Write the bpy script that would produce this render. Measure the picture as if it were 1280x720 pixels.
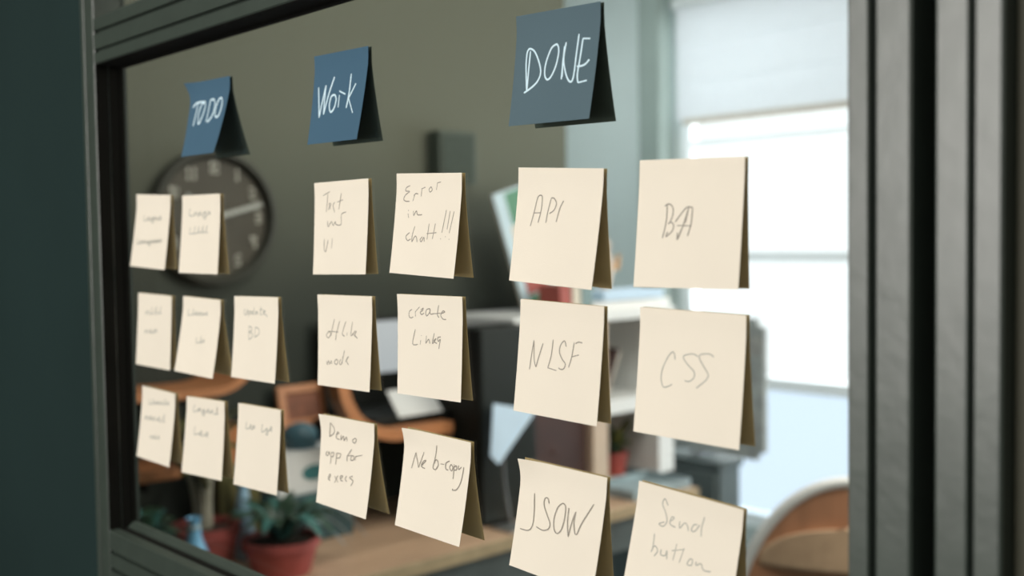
import bpy, bmesh, math, random
from mathutils import Vector, Matrix
random.seed(7)
sc = bpy.context.scene
for o in list(bpy.data.objects): bpy.data.objects.remove(o)
COL = sc.collection

# ------------------------------------------------------------------ camera
cd = bpy.data.cameras.new('camera'); cam = bpy.data.objects.new('camera', cd); COL.objects.link(cam)
cd.sensor_width = 36; cd.lens = 38.498; cd.clip_start = .02
R_ = Vector((.6769, .7359, -.0146)); U_ = Vector((-.0233, .0413, .9989)); F_ = Vector((-.7357, .6758, -.0451))
cam.matrix_world = Matrix(((R_.x, U_.x, -F_.x, 0), (R_.y, U_.y, -F_.y, -.496), (R_.z, U_.z, -F_.z, 1.5), (0, 0, 0, 1)))
cd.dof.use_dof = True; cd.dof.focus_distance = .76; cd.dof.aperture_fstop = 4.8; cd.dof.aperture_blades = 0
sc.camera = cam
# ------------------------------------------------------------------ world, lights, exposure
w = bpy.data.worlds.new('world'); sc.world = w; w.use_nodes = True
w.node_tree.nodes['Background'].inputs[0].default_value = (.93, .97, 1, 1)
w.node_tree.nodes['Background'].inputs[1].default_value = 1.5
def area(name, loc, target, sx, sy, power, color):
    l = bpy.data.lights.new(name, 'AREA'); l.shape = 'RECTANGLE'; l.size = sx; l.size_y = sy; l.energy = power; l.color = color
    o = bpy.data.objects.new(name, l); COL.objects.link(o); o.location = loc
    o.rotation_euler = (Vector(target) - Vector(loc)).to_track_quat('-Z', 'Y').to_euler(); return o
area('corridor_ceiling_light', (-.45, -1.5, 2.72), (-.45, -1.5, 0), 2.6, .9, 22, (1, .96, .90))
area('corridor_added_key', (-.92, -2.57, 1.80), (-.92, 0, 1.70), 1.6, 1.4, 63, (1, .965, .91))  # added source, no window in this wall; brightens notes and right frame
area('corridor_added_fill', (2.3, -1.7, 1.9), (-.6, 0, 1.5), 1.0, 1.5, 5, (1, .95, .88))  # added fill aimed at the notes, no opening stands here
area('room_daylight', (-2.3, 4.3, 1.7), (-2.3, 0, 1.35), 3.2, 2.6, 150, (.93, .97, 1))
area('alcove_added_fill', (-3.3, 2.75, 2.80), (-3.3, 3.2, 1.2), 1.6, .5, 22, (.95, .98, 1))  # added fill that lifts the far wall, no lamp fitting here
area('room_added_fill', (-1.1, 1.1, 2.80), (-1.3, 1.3, 0), 1.2, .3, 24, (1, .95, .88))  # added fill for the chair and olive wall, no fitting there
area('room_added_side_fill', (.55, 2.6, 2.2), (-2.6, 1.3, 1.1), 1.4, 1.4, 55, (1, .93, .82))  # added warm fill towards the desk, not from any window
vs = sc.view_settings; vs.view_transform = 'Standard'; vs.look = 'None'; vs.exposure = 0; vs.gamma = 1; vs.use_curve_mapping = False

# ------------------------------------------------------------------ materials
def mat(name, col, rough=.6, metal=0, noise=0, scale=20, bump=0, col2=None, spec=.5, stretch=None, sheen=0):
    m = bpy.data.materials.new(name); m.use_nodes = True; nt = m.node_tree; b = nt.nodes['Principled BSDF']
    b.inputs['Roughness'].default_value = rough; b.inputs['Metallic'].default_value = metal
    b.inputs['Specular IOR Level'].default_value = spec
    b.inputs['Base Color'].default_value = (*col, 1)
    if noise or bump:
        tc = nt.nodes.new('ShaderNodeTexCoord'); mp = nt.nodes.new('ShaderNodeMapping'); no = nt.nodes.new('ShaderNodeTexNoise')
        no.inputs['Scale'].default_value = scale; no.inputs['Detail'].default_value = 5
        if stretch: mp.inputs['Scale'].default_value = stretch
        nt.links.new(tc.outputs['Object'], mp.inputs[0]); nt.links.new(mp.outputs[0], no.inputs['Vector'])
        if noise:
            r = nt.nodes.new('ShaderNodeValToRGB'); c2 = col2 or tuple(c * (1 - noise) for c in col)
            r.color_ramp.elements[0].position = .35; r.color_ramp.elements[1].position = .65
            r.color_ramp.elements[0].color = (*c2, 1); r.color_ramp.elements[1].color = (*col, 1)
            nt.links.new(no.outputs['Fac'], r.inputs[0]); nt.links.new(r.outputs[0], b.inputs['Base Color'])
        if bump:
            bp = nt.nodes.new('ShaderNodeBump'); bp.inputs['Strength'].default_value = bump; bp.inputs['Distance'].default_value = .001
            nt.links.new(no.outputs['Fac'], bp.inputs['Height']); nt.links.new(bp.outputs[0], b.inputs['Normal'])
    return m
def glass_mat(name, tint=(.96, .97, .96), gloss=1.0):
    m = bpy.data.materials.new(name); m.use_nodes = True; nt = m.node_tree; nt.nodes.clear()
    out = nt.nodes.new('ShaderNodeOutputMaterial'); mix = nt.nodes.new('ShaderNodeMixShader')
    t = nt.nodes.new('ShaderNodeBsdfTransparent'); g = nt.nodes.new('ShaderNodeBsdfGlossy'); f = nt.nodes.new('ShaderNodeFresnel')
    ge = nt.nodes.new('ShaderNodeNewGeometry'); ir = nt.nodes.new('ShaderNodeMix'); ir.data_type = 'FLOAT'
    ir.inputs[2].default_value = 1.3 * gloss; ir.inputs[3].default_value = 1 / (1.3 * gloss)      # same Fresnel from either side of the thin pane
    nt.links.new(ge.outputs['Backfacing'], ir.inputs[0]); nt.links.new(ir.outputs[0], f.inputs[0])
    t.inputs[0].default_value = (*tint, 1); g.inputs['Roughness'].default_value = .01
    nt.links.new(f.outputs[0], mix.inputs[0]); nt.links.new(t.outputs[0], mix.inputs[1]); nt.links.new(g.outputs[0], mix.inputs[2])
    nt.links.new(mix.outputs[0], out.inputs[0]); return m
def paper_mat(name, col, transl=.15):
    m = bpy.data.materials.new(name); m.use_nodes = True; nt = m.node_tree; b = nt.nodes['Principled BSDF']; out = nt.nodes['Material Output']
    b.inputs['Roughness'].default_value = .9; b.inputs['Specular IOR Level'].default_value = .15
    tc = nt.nodes.new('ShaderNodeTexCoord'); no = nt.nodes.new('ShaderNodeTexNoise'); no.inputs['Scale'].default_value = 900; no.inputs['Detail'].default_value = 3
    n2 = nt.nodes.new('ShaderNodeTexNoise'); n2.inputs['Scale'].default_value = 14
    r = nt.nodes.new('ShaderNodeValToRGB'); r.color_ramp.elements[0].position = .3; r.color_ramp.elements[1].position = .7
    r.color_ramp.elements[0].color = (*[c * .965 for c in col], 1); r.color_ramp.elements[1].color = (*col, 1)
    nt.links.new(tc.outputs['Object'], no.inputs['Vector']); nt.links.new(tc.outputs['Object'], n2.inputs['Vector'])
    nt.links.new(n2.outputs['Fac'], r.inputs[0]); nt.links.new(r.outputs[0], b.inputs['Base Color'])
    bp = nt.nodes.new('ShaderNodeBump'); bp.inputs['Strength'].default_value = .25; bp.inputs['Distance'].default_value = .0003
    nt.links.new(no.outputs['Fac'], bp.inputs['Height']); nt.links.new(bp.outputs[0], b.inputs['Normal'])
    if transl:
        tr = nt.nodes.new('ShaderNodeBsdfTranslucent'); tr.inputs[0].default_value = (*col, 1); mx = nt.nodes.new('ShaderNodeMixShader'); mx.inputs[0].default_value = transl
        nt.links.new(b.outputs[0], mx.inputs[1]); nt.links.new(tr.outputs[0], mx.inputs[2]); nt.links.new(mx.outputs[0], out.inputs[0])
    return m
M = dict(
    frame=mat('powder_coated_steel', (.038, .052, .042), .36, 0, .12, 60, .3, spec=.85),
    gasket_or_shade_facing=mat('black_rubber_and_shade', (.006, .006, .005), .9, spec=.08),
    teal=mat('teal_paint', (.013, .027, .026), .9, 0, .12, 3, .1, spec=.12),
    glass=glass_mat('partition_glass'), winglass=glass_mat('window_glass', (.97, .98, .98), 1.0),
    frost=glass_mat('tinted_window_glass', (.80, .86, .92), 1.0),
    cream=paper_mat('cream_paper', (.865, .80, .69)), navy=paper_mat('navy_paper', (.055, .115, .175), .03), slate=paper_mat('slate_paper', (.085, .13, .155), .03),
    refl_cream=paper_mat('cream_reflection', (.44, .33, .16), .10), refl_navy=paper_mat('navy_reflection', (.060, .075, .060), .0),  # tones of the notes' reflections, put in as paper colour
    pencil=mat('pencil_line', (.30, .27, .23), .8), pencil_light=mat('faint_pencil_line', (.44, .43, .38), .8), white_ink=mat('white_marker', (.56, .73, .82), .7),
    plaster=mat('grey_plaster', (.50, .56, .55), .9, 0, .08, 2, .1),
    floor=mat('grey_carpet', (.10, .11, .11), .95, 0, .3, 40, .4), ceil=mat('white_ceiling', (.62, .62, .58), .9, 0, .05, 4, .1),
    corr=mat('dark_corridor_paint', (.06, .07, .065), .9, 0, .1, 3, .1),
    white=mat('white_lacquer', (.78, .80, .80), .45, 0, .05, 8, .05), black=mat('black_plastic', (.011, .013, .011), .6, 0, .2, 30, .05, spec=.25),
    dial=mat('dark_brown_dial', (.060, .053, .035), .6, 0, .15, 12, .1), rim=mat('dark_rim', (.048, .050, .038), .7, 0, .1, 12), numeral=mat('pale_grey_numeral', (.60, .60, .52), .6), hand=mat('grey_hand', (.44, .46, .42), .5),
    wood=mat('oak', (.48, .30, .19), .45, 0, .25, 6, .15, stretch=(1, 8, 8)), desk=mat('pale_oak_desktop', (.62, .42, .28), .4, 0, .22, 5, .1, stretch=(8, 1, 8)),
    tan=mat('pale_birch', (.60, .47, .36), .5, 0, .12, 8, .1), maroon=mat('dark_maroon', (.055, .022, .017), .6, 0, .3, 9, .1),
    bent=mat('orange_bent_plywood', (.62, .26, .11), .4, 0, .2, 8, .1, stretch=(1, 6, 6)), terra=mat('red_terracotta', (.40, .085, .075), .7, 0, .2, 25, .2),
    soil=mat('soil', (.03, .02, .012), .95, 0, .4, 90, .8), leafd=mat('dark_green_leaf', (.030, .075, .045), .35, 0, .4, 20, .1), leaft=mat('teal_leaf', (.07, .22, .20), .3, 0, .4, 14, .1),
    leafo=mat('olive_leaf', (.13, .13, .035), .4, 0, .3, 14, .1), leafw=mat('silver_leaf', (.36, .46, .50), .35, 0, .3, 14, .1), stem=mat('pale_stem', (.40, .38, .30), .6, 0, .25, 30, .2),
    blue=mat('blue_glaze', (.16, .42, .66), .25, 0, .1, 9), tealp=mat('teal_print', (.03, .17, .18), .5), grey=mat('grey_fabric', (.42, .45, .44), .9, 0, .35, 14, .4), darkgrey=mat('dark_grey_laminate', (.10, .125, .125), .6, 0, .2, 9, .1),
    chair=mat('chair_plywood', (.56, .27, .15), .4, 0, .2, 5, .1, stretch=(6, 1, 1)), pad=mat('tan_highlight', (.66, .45, .29), .9, 0, .12, 30, .3), edge=mat('white_pad_and_edge_highlight', (.92, .93, .92), .3),  # pad and edge hold the chair's highlights as colour
    red=mat('red_cover', (.42, .09, .07), .5, 0, .1, 9), green=mat('green_cover', (.10, .28, .17), .5, 0, .1, 9), pale=mat('pale_blue_cover', (.55, .70, .78), .5, 0, .06, 9), creamcov=mat('cream_cover', (.72, .66, .55), .6, 0, .06, 9), tealg=mat('grey_teal_cover', (.22, .32, .33), .6, 0, .08, 9),
    amber=mat('amber_paint', (.60, .30, .08), .5, 0, .1, 9), alu=mat('aluminium', (.55, .56, .57), .35, .6, .05, 30), bluepaper=mat('pale_blue_card', (.62, .80, .98), .7, 0, .05, 20),
    fabric=mat('blind_fabric', (.80, .83, .84), .9, 0, .06, 6, .1), brown=mat('beige_batten', (.50, .45, .38), .6, 0, .1, 20), chrome=mat('steel_leg', (.35, .36, .36), .35, .8, .05, 30))
# laptop screen gives light
sm = bpy.data.materials.new('lit_screen'); sm.use_nodes = True
sb = sm.node_tree.nodes['Principled BSDF']; sb.inputs['Base Color'].default_value = (.02, .02, .02, 1); sb.inputs['Emission Color'].default_value = (.78, .83, .86, 1); sb.inputs['Emission Strength'].default_value = .62
M['screen'] = sm
# olive wall, shade painted into the colour towards the bottom
wm = mat('olive_wall_painted_shade', (.2, .2, .15), .85); nt = wm.node_tree
tc = nt.nodes.new('ShaderNodeTexCoord'); sx = nt.nodes.new('ShaderNodeSeparateXYZ'); no = nt.nodes.new('ShaderNodeTexNoise'); no.inputs['Scale'].default_value = 3
ad = nt.nodes.new('ShaderNodeMath'); ad.operation = 'MULTIPLY_ADD'; ad.inputs[1].default_value = .12
rp = nt.nodes.new('ShaderNodeMapRange'); rp.interpolation_type = 'SMOOTHSTEP'; rp.inputs[1].default_value = 1.25; rp.inputs[2].default_value = 1.95
mx = nt.nodes.new('ShaderNodeMix'); mx.data_type = 'RGBA'; mx.inputs[6].default_value = (.030, .038, .031, 1); mx.inputs[7].default_value = (.130, .138, .104, 1)
nt.links.new(tc.outputs['Object'], sx.inputs[0]); nt.links.new(tc.outputs['Object'], no.inputs['Vector'])
nt.links.new(no.outputs['Fac'], ad.inputs[0]); nt.links.new(sx.outputs[2], ad.inputs[2]); nt.links.new(ad.outputs[0], rp.inputs[0])
nt.links.new(rp.outputs[0], mx.inputs[0]); nt.links.new(mx.outputs[2], nt.nodes['Principled BSDF'].inputs['Base Color'])
M['olive'] = wm

# ------------------------------------------------------------------ helpers
def link(name, me, m=None, parent=None, smooth=False, **kw):
    o = bpy.data.objects.new(name, me); COL.objects.link(o)
    if m: me.materials.append(M[m] if isinstance(m, str) else m)
    if smooth:
        for p in me.polygons: p.use_smooth = True
    if parent: o.parent = parent
    for k, v in kw.items(): o[k] = v
    return o
def fin(bm, name, m=None, parent=None, smooth=False, **kw):
    bmesh.ops.recalc_face_normals(bm, faces=bm.faces)
    me = bpy.data.meshes.new(name); bm.to_mesh(me); bm.free()
    if parent is not None:
        me.transform(root_inv(parent))
    return link(name, me, m, parent, smooth, **kw)
ROOT = {}
def root_inv(p):
    mt = Matrix.Identity(4); q = p
    while q is not None:
        mt = mt @ q.matrix_basis.inverted() if q is p else mt @ q.matrix_basis.inverted(); q = q.parent
    return mt
def thing(name, label=None, cat=None, loc=(0, 0, 0), rz=0, group=None, kind=None):
    o = bpy.data.objects.new(name, None); COL.objects.link(o); o.location = loc; o.rotation_euler = (0, 0, rz); o.empty_display_size = .05
    if label: o['label'] = label
    if cat: o['category'] = cat
    if group: o['group'] = group
    if kind: o['kind'] = kind
    # matrix_basis is filled from loc and rotation at once
    return o
def addbox(bm, x0, x1, y0, y1, z0, z1, bev=0, mt=None):
    r = bmesh.ops.create_cube(bm, size=1); vs_ = r['verts']
    for v in vs_: v.co = Vector((x0 + (v.co.x + .5) * (x1 - x0), y0 + (v.co.y + .5) * (y1 - y0), z0 + (v.co.z + .5) * (z1 - z0)))
    if bev:
        es = list({e for v in vs_ for e in v.link_edges})
        r2 = bmesh.ops.bevel(bm, geom=es, offset=bev, segments=2, affect='EDGES', profile=.5); vs_ = list({v for f in r2['faces'] for v in f.verts} | {v for v in vs_ if v.is_valid})
    if mt is not None: bmesh.ops.transform(bm, matrix=mt, verts=[v for v in vs_ if v.is_valid])
def box(name, a, b, c, m, parent=None, bev=.002, mt=None, **kw):
    bm = bmesh.new(); addbox(bm, a[0], a[1], b[0], b[1], c[0], c[1], bev)
    if mt is not None: bmesh.ops.transform(bm, matrix=mt, verts=bm.verts)
    return fin(bm, name, m, parent, **kw)
def prism(name, prof, axis, a0, a1, m, parent=None, **kw):
    """extrude a closed profile along an axis; profile coords are the two other axes in order"""
    bm = bmesh.new()
    def P(p, a): return Vector((a, p[0], p[1])) if axis == 'x' else (Vector((p[0], a, p[1])) if axis == 'y' else Vector((p[0], p[1], a)))
    A = [bm.verts.new(P(p, a0)) for p in prof]; B = [bm.verts.new(P(p, a1)) for p in prof]; n = len(prof)
    bm.faces.new(A); bm.faces.new(B[::-1])
    for i in range(n): bm.faces.new((A[i], A[(i + 1) % n], B[(i + 1) % n], B[i]))
    return fin(bm, name, m, parent, **kw)
def lathe(name, prof, c, m, parent=None, seg=28, mt=None, smooth=True, **kw):
    bm = bmesh.new(); rings = []
    for r, z in prof:
        rings.append([bm.verts.new((c[0] + r * math.cos(2 * math.pi * i / seg), c[1] + r * math.sin(2 * math.pi * i / seg), c[2] + z)) for i in range(seg)] if r > 1e-6 else [bm.verts.new((c[0], c[1], c[2] + z))])
    for A, B in zip(rings, rings[1:]):
        for i in range(seg):
            j = (i + 1) % seg
            if len(A) == 1 and len(B) == 1: continue
            if len(A) == 1: bm.faces.new((A[0], B[j], B[i]))
            elif len(B) == 1: bm.faces.new((A[i], A[j], B[0]))
            else: bm.faces.new((A[i], A[j], B[j], B[i]))
    if mt is not None: bmesh.ops.transform(bm, matrix=mt, verts=bm.verts)
    o = fin(bm, name, m, parent, smooth=smooth, **kw)
    if smooth: sharpen(o)
    return o
def sharpen(o):
    me = o.data; bm = bmesh.new(); bm.from_mesh(me)
    for e in bm.edges:
        if len(e.link_faces) == 2 and e.calc_face_angle(0) > .7: e.smooth = False
    bm.to_mesh(me); bm.free()
def frames(pts):
    T = [(pts[min(i + 1, len(pts) - 1)] - pts[max(i - 1, 0)]).normalized() for i in range(len(pts))]
    up = Vector((0, 0, 1)) if abs(T[0].z) < .9 else Vector((1, 0, 0)); N = []
    for t in T:
        n = (up - t * up.dot(t)).normalized(); N.append(n); up = n
    return T, N
def spline(pts, k=6):
    pts = [Vector(p) for p in pts]; P = [pts[0]] + pts + [pts[-1]]; out = []
    for i in range(1, len(P) - 2):
        a, b, c, d = P[i - 1:i + 3]
        for j in range(k):
            t = j / k; out.append(.5 * ((2 * b) + (c - a) * t + (2 * a - 5 * b + 4 * c - d) * t * t + (3 * b - a - 3 * c + d) * t ** 3))
    out.append(pts[-1]); return out
def tube(name, pts, r, m, parent=None, seg=10, k=6, **kw):
    pts = spline(pts, k) if k > 1 else [Vector(p) for p in pts]
    rr = (lambda t: r) if not isinstance(r, (tuple, list)) else (lambda t: r[0] + (r[1] - r[0]) * t)
    T, N = frames(pts); bm = bmesh.new(); rings = []
    for i, p in enumerate(pts):
        b = T[i].cross(N[i]); q = rr(i / (len(pts) - 1))
        rings.append([bm.verts.new(p + q * (math.cos(2 * math.pi * s / seg) * N[i] + math.sin(2 * math.pi * s / seg) * b)) for s in range(seg)])
    for A, B in zip(rings, rings[1:]):
        for s in range(seg): bm.faces.new((A[s], A[(s + 1) % seg], B[(s + 1) % seg], B[s]))
    bm.faces.new(rings[0][::-1]); bm.faces.new(rings[-1])
    return fin(bm, name, m, parent, smooth=True, **kw)
def strip(name, pts, side, width, thick, m, parent=None, k=6, **kw):
    """bent board: a path swept with a rectangle; side is the width direction"""
    pts = spline(pts, k); side = Vector(side).normalized(); bm = bmesh.new(); rings = []
    for i, p in enumerate(pts):
        t = (pts[min(i + 1, len(pts) - 1)] - pts[max(i - 1, 0)]).normalized(); n = side.cross(t).normalized()
        rings.append([bm.verts.new(p + side * a * width / 2 + n * b * thick / 2) for a, b in ((-1, -1), (1, -1), (1, 1), (-1, 1))])
    for A, B in zip(rings, rings[1:]):
        for s in range(4): bm.faces.new((A[s], A[(s + 1) % 4], B[(s + 1) % 4], B[s]))
    bm.faces.new(rings[0][::-1]); bm.faces.new(rings[-1])
    o = fin(bm, name, m, parent, smooth=True, **kw); sharpen(o); return o
def leaf(name, base, tip, sag, width, m, parent, fold=.25, **kw):
    """a blade that rises and droops, with a folded midrib and real thickness"""
    base = Vector(base); tip = Vector(tip); mid = (base + tip) / 2 + Vector((0, 0, sag)); pts = spline([base, mid, tip], 5)
    d = (tip - base); side = d.cross(Vector((0, 0, 1))); side = side.normalized() if side.length > 1e-5 else Vector((1, 0, 0))
    bm = bmesh.new(); rows = []; n = len(pts)
    for i, p in enumerate(pts):
        t = i / (n - 1); wd = width * max(.06, math.sin(math.pi * min(1, t * .93 + .07)) ** .8) / 2
        tt = (pts[min(i + 1, n - 1)] - pts[max(i - 1, 0)]).normalized(); nn = side.cross(tt).normalized()
        if nn.z < 0: nn = -nn
        rows.append([bm.verts.new(p + side * s * wd + nn * abs(s) * wd * fold) for s in (-1, -.5, 0, .5, 1)])
    for A, B in zip(rows, rows[1:]):
        for s in range(4): bm.faces.new((A[s], A[s + 1], B[s + 1], B[s]))
    o = fin(bm, name, m, parent, smooth=True, **kw)
    so = o.modifiers.new('thick', 'SOLIDIFY'); so.thickness = .0012
    return o

# ================================================================== THE SETTING
def struct(name, a, b, c, m, bev=.0, label=None):
    o = box(name, a, b, c, m, None, bev); o['kind'] = 'structure'
    if label: o['label'] = label
    return o
struct('floor', (-4.7, 3.1), (-2.7, 3.95), (-.08, 0), 'floor', label='dark grey carpeted floor under the room and the corridor')
struct('ceiling', (-4.7, 3.1), (-2.7, 3.95), (2.85, 2.93), 'ceil', label='plain off-white ceiling')
struct('wall_left', (-2.72, -2.6), (.06, 2.15), (0, 2.85), 'olive', label='olive grey wall with shade painted into its lower half, behind the clock')
struct('wall_alcove', (-4.6, -2.72), (2.05, 2.15), (0, 2.85), 'plaster', label='wall return beyond the olive wall')
struct('wall_far_left', (-4.7, -4.6), (2.05, 3.95), (0, 2.85), 'plaster', label='light wall at the far left of the alcove')
struct('wall_right', (1.3, 1.42), (.06, 3.95), (0, 2.85), 'plaster', label='light right wall of the office')
# far wall with the window opening x -3.42..-1.0, z .35..2.55
bm = bmesh.new()
for a, c in (((-4.6, -3.44), (0, 2.85)), ((-.9, 1.3), (0, 2.85)), ((-3.44, -.9), (0, .12)), ((-3.44, -.9), (2.6, 2.85))): addbox(bm, a[0], a[1], 3.8, 3.95, c[0], c[1])
o = fin(bm, 'wall_back', 'plaster'); o['kind'] = 'structure'; o['label'] = 'light grey far wall around the big bright window'
# post beside the window
t = thing('trim_1', 'grey-green square post left of the bright window', None, (-3.52, 3.7, 0), kind='structure')
box('post', (-3.60, -3.47), (3.68, 3.80), (0, 2.85), mat('post_paint', (.22, .27, .25), .7, 0, .1, 4), t, .006)
box('post_base', (-3.605, -3.465), (3.675, 3.80), (0, .10), 'plaster', t, .004)
# bright window
wd = thing('window_2', 'big bright far window with grey rails and a half-drawn pale blind', None, (-2.2, 3.85, .12), kind='structure')
railm = mat('window_rail', (.85, .88, .90), .5, 0, .05, 5)
for z0, z1 in ((.12, .18), (.775, .835), (1.375, 1.425), (1.93, 1.97), (2.54, 2.6)): box('window_rail', (-3.44, -.9), (3.83, 3.88), (z0, z1), railm, wd, .004)
for x in (-3.44, -2.2, -.96): box('window_stile', (x, x + .05), (3.825, 3.885), (.12, 2.6), railm, wd, .004)
for x0, x1 in ((-3.39, -2.2), (-2.15, -.96)):
    for z0, z1, mm in ((.18, .775, 'frost'), (.835, 1.375, 'winglass'), (1.425, 1.93, 'winglass'), (1.97, 2.54, 'winglass')): box('window_pane', (x0, x1), (3.85, 3.856), (z0, z1), mm, wd, 0)
# roller blind on the upper part, it hangs from a tube
bl = thing('roller_blind', 'pale grey roller blind drawn halfway down the bright far window', 'blind', (-2.2, 3.72, 2.6))
fb = paper_mat('blind_cloth', (.70, .72, .74), .32)
for i in range(6):
    z0 = 2.06 + i * .09; box('blind_fold', (-3.40, -.95), (3.735 + .004 * (i % 2), 3.739 + .004 * (i % 2)), (z0, z0 + .0895), fb, bl, 0)
box('bottom_batten', (-3.36, -.95), (3.725, 3.75), (2.035, 2.065), 'brown', bl, .003)
tube('roller_tube', [(-3.42, 3.74, 2.62), (-.93, 3.74, 2.62)], .025, 'white', bl, k=1)
# ---------------- glazed partition (the notes hang on it)
struct('wall_front', (-4.6, -1.1895), (-.026, .004), (0, 2.85), 'teal', label='smooth dark teal wall left of the glazed partition')
pt = thing('window_1', 'dark grey-green steel framed glass partition holding the sticky notes', None, (-.7, 0, 0), kind='structure')
XL, XR, ZB, ZT = -1.1535, -.2735, 1.1925, 1.690
def grooved(x0, x1, g0, g1, gd=.006, yf=-.03, yb=.005, b=.0012):
    return [(x0, yb), (x0, yf + b), (x0 + b, yf), (g0 - b * .6, yf), (g0, yf + b * .6), (g0, yf + gd), (g1, yf + gd), (g1, yf + b * .6), (g1 + b * .6, yf), (x1 - b, yf), (x1, yf + b), (x1, yb)]
prism('stile', grooved(-1.1885, XL, -1.1795, -1.1775, .003), 'z', 0, 2.45, 'frame', pt)
prism('stile', grooved(XR, -.2415, -.2625, -.2588), 'z', 0, 2.45, 'frame', pt)
def rail(z0, z1, gs, name='rail'):
    yf, yb, b, gd = -.0298, .005, .0012, .005
    pr = [(yb, z0), (yf + b, z0), (yf, z0 + b)]
    for g0, g1 in sorted(gs): pr += [(yf, g0 - .0006), (yf + gd, g0), (yf + gd, g1), (yf, g1 + .0006)]
    pr += [(yf, z1 - b), (yf + b, z1), (yb, z1)]
    prism(name, pr, 'x', XL, XR, 'frame', pt)
rail(ZT, 1.7385, [(1.7018, 1.7048), (1.7214, 1.7244)])
rail(1.06, ZB, [(1.1685, 1.1715), (1.150, 1.153), (1.118, 1.121), (1.090, 1.093)])
rail(2.40, 2.45, [(2.42, 2.423)])
box('lower_panel', (XL, XR), (-.012, .03), (0, 1.06), 'frame', pt, 0)
# black rubber gaskets, black shade facings and glazing beads round the pane
for n_, a, c in (('gasket_or_shade_facing', (XL, XL + .0025), (ZB, ZT)), ('gasket_or_shade_facing', (XR - .0025, XR), (ZB, ZT)), ('gasket_or_shade_facing', (XL, XR), (ZT - .0025, ZT))): box(n_, a, (-.004, 0), c, 'gasket_or_shade_facing', pt, 0)
prism('glazing_bead', [(-.001, ZB), (-.001, ZB + .006), (-.004, ZB + .0055), (-.009, ZB + .001), (-.009, ZB)], 'x', XL, XR, 'frame', pt)
box('gasket_or_shade_facing', (XL, XR), (-.018, -.0115), (ZB, ZB + .0006), 'gasket_or_shade_facing', pt, 0)
box('gasket_or_shade_facing', (XL, XL + .0006), (-.0292, -.016), (ZB + .001, ZT), 'gasket_or_shade_facing', pt, 0)  # black facing that puts the left reveal's shade into colour
box('gasket_or_shade_facing', (XL, XR), (-.0292, -.004), (ZT - .0008, ZT), 'gasket_or_shade_facing', pt, 0)  # black facing painting the shade under the top rail
prism('glazing_bead', [(XL, -.0145), (XL + .0014, -.0145), (XL + .0014, -.0045), (XL, -.0045)], 'z', ZB, ZT, 'gasket_or_shade_facing', pt)
box('glass_pane', (XL, XR), (0, .002), (ZB, ZT), 'glass', pt, 0)
box('transom_pane', (XL, XR), (0, .002), (1.7385, 2.40), 'glass', pt, 0)
# ---------------- neighbouring door leaf: a deep black joint, then its stile
dr = thing('door_1', 'grey-green steel door leaf right of the glass partition behind a black joint', None, (.2, 0, 0), kind='structure')
box('door_seal', (-.2413, -.2307), (.0, .045), (0, 2.45), 'gasket_or_shade_facing', dr, 0)
prism('door_stile', grooved(-.2305, -.2005, -.2155, -.2128), 'z', 0, 2.45, 'frame', dr)
box('door_bead', (-.2003, -.192), (-.018, .03), (0, 2.45), mat('olive_bead', (.035, .035, .018), .6), dr, .001)
box('door_panel', (-.192, .62), (-.004, .03), (0, 2.45), 'gasket_or_shade_facing', dr, 0)
prism('door_stile', grooved(.62, .65, .633, .636), 'z', 0, 2.45, 'frame', dr)
struct('wall_front_right', (.65, 3.1), (-.026, .06), (0, 2.85), 'teal', label='dark teal wall right of the door')
struct('wall_front_header', (-1.1885, .65), (-.026, .06), (2.45, 2.85), 'teal', label='dark teal wall above the glazed partition')
struct('wall_corridor', (-4.6, 3.1), (-2.7, -2.6), (0, 2.85), 'corr', label='dark corridor wall opposite the glass partition')
struct('wall_corridor_end', (-4.7, -4.6), (-2.7, 2.05), (0, 2.85), 'corr', label='dark wall closing the far end of the corridor')
struct('wall_corridor_right', (3.0, 3.1), (-2.7, .06), (0, 2.85), 'corr', label='dark wall closing the near end of the corridor')

# ================================================================== ROOM THINGS
# ---- clock, normal +X, centre (-2.6, .846, 1.5645)
ck = thing('wall_clock', 'large round dark wall clock with pale numerals, seen behind the leftmost notes', 'clock', (-2.598, .846, 1.5645))
CK = Matrix.Translation((-2.598, .846, 1.5645)) @ Matrix(((0, 0, 1, 0), (1, 0, 0, 0), (0, 1, 0, 0), (0, 0, 0, 1)))   # local x->Y, y->Z, z->X
lathe('dial', [(0, 0), (.155, 0), (.155, .012), (0, .012)], (0, 0, 0), 'dial', ck, 48, CK)
lathe('rim', [(.150, .0), (.172, .0), (.176, .010), (.172, .030), (.160, .034), (.153, .026), (.150, .012)], (0, 0, 0), 'rim', ck, 48, CK)
digits = {0: 'abcdef', 1: 'bc', 2: 'abged', 3: 'abgcd', 4: 'fgbc', 5: 'afgcd', 6: 'afgedc', 7: 'abc', 8: 'abcdefg', 9: 'abcdfg'}
segs = {'a': (-1, 2, 1, 2), 'b': (1, 2, 1, 0), 'c': (1, 0, 1, -2), 'd': (-1, -2, 1, -2), 'e': (-1, 0, -1, -2), 'f': (-1, 2, -1, 0), 'g': (-1, 0, 1, 0)}
for h in range(1, 13):
    a = math.radians(90 - h * 30); cx, cy = .128 * math.cos(a), .128 * math.sin(a); bm = bmesh.new(); s_ = str(h); u = .0062
    for i, ch in enumerate(s_):
        ox = (i - (len(s_) - 1) / 2) * .017
        for sg in digits[int(ch)]:
            x0, y0, x1, y1 = segs[sg]; th = .0030
            addbox(bm, cx + ox + min(x0, x1) * u * .75 - th, cx + ox + max(x0, x1) * u * .75 + th, cy + min(y0, y1) * u - th, cy + max(y0, y1) * u + th, .012, .0135)
    bmesh.ops.transform(bm, matrix=CK, verts=bm.verts); fin(bm, 'numeral', 'numeral', ck)
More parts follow.
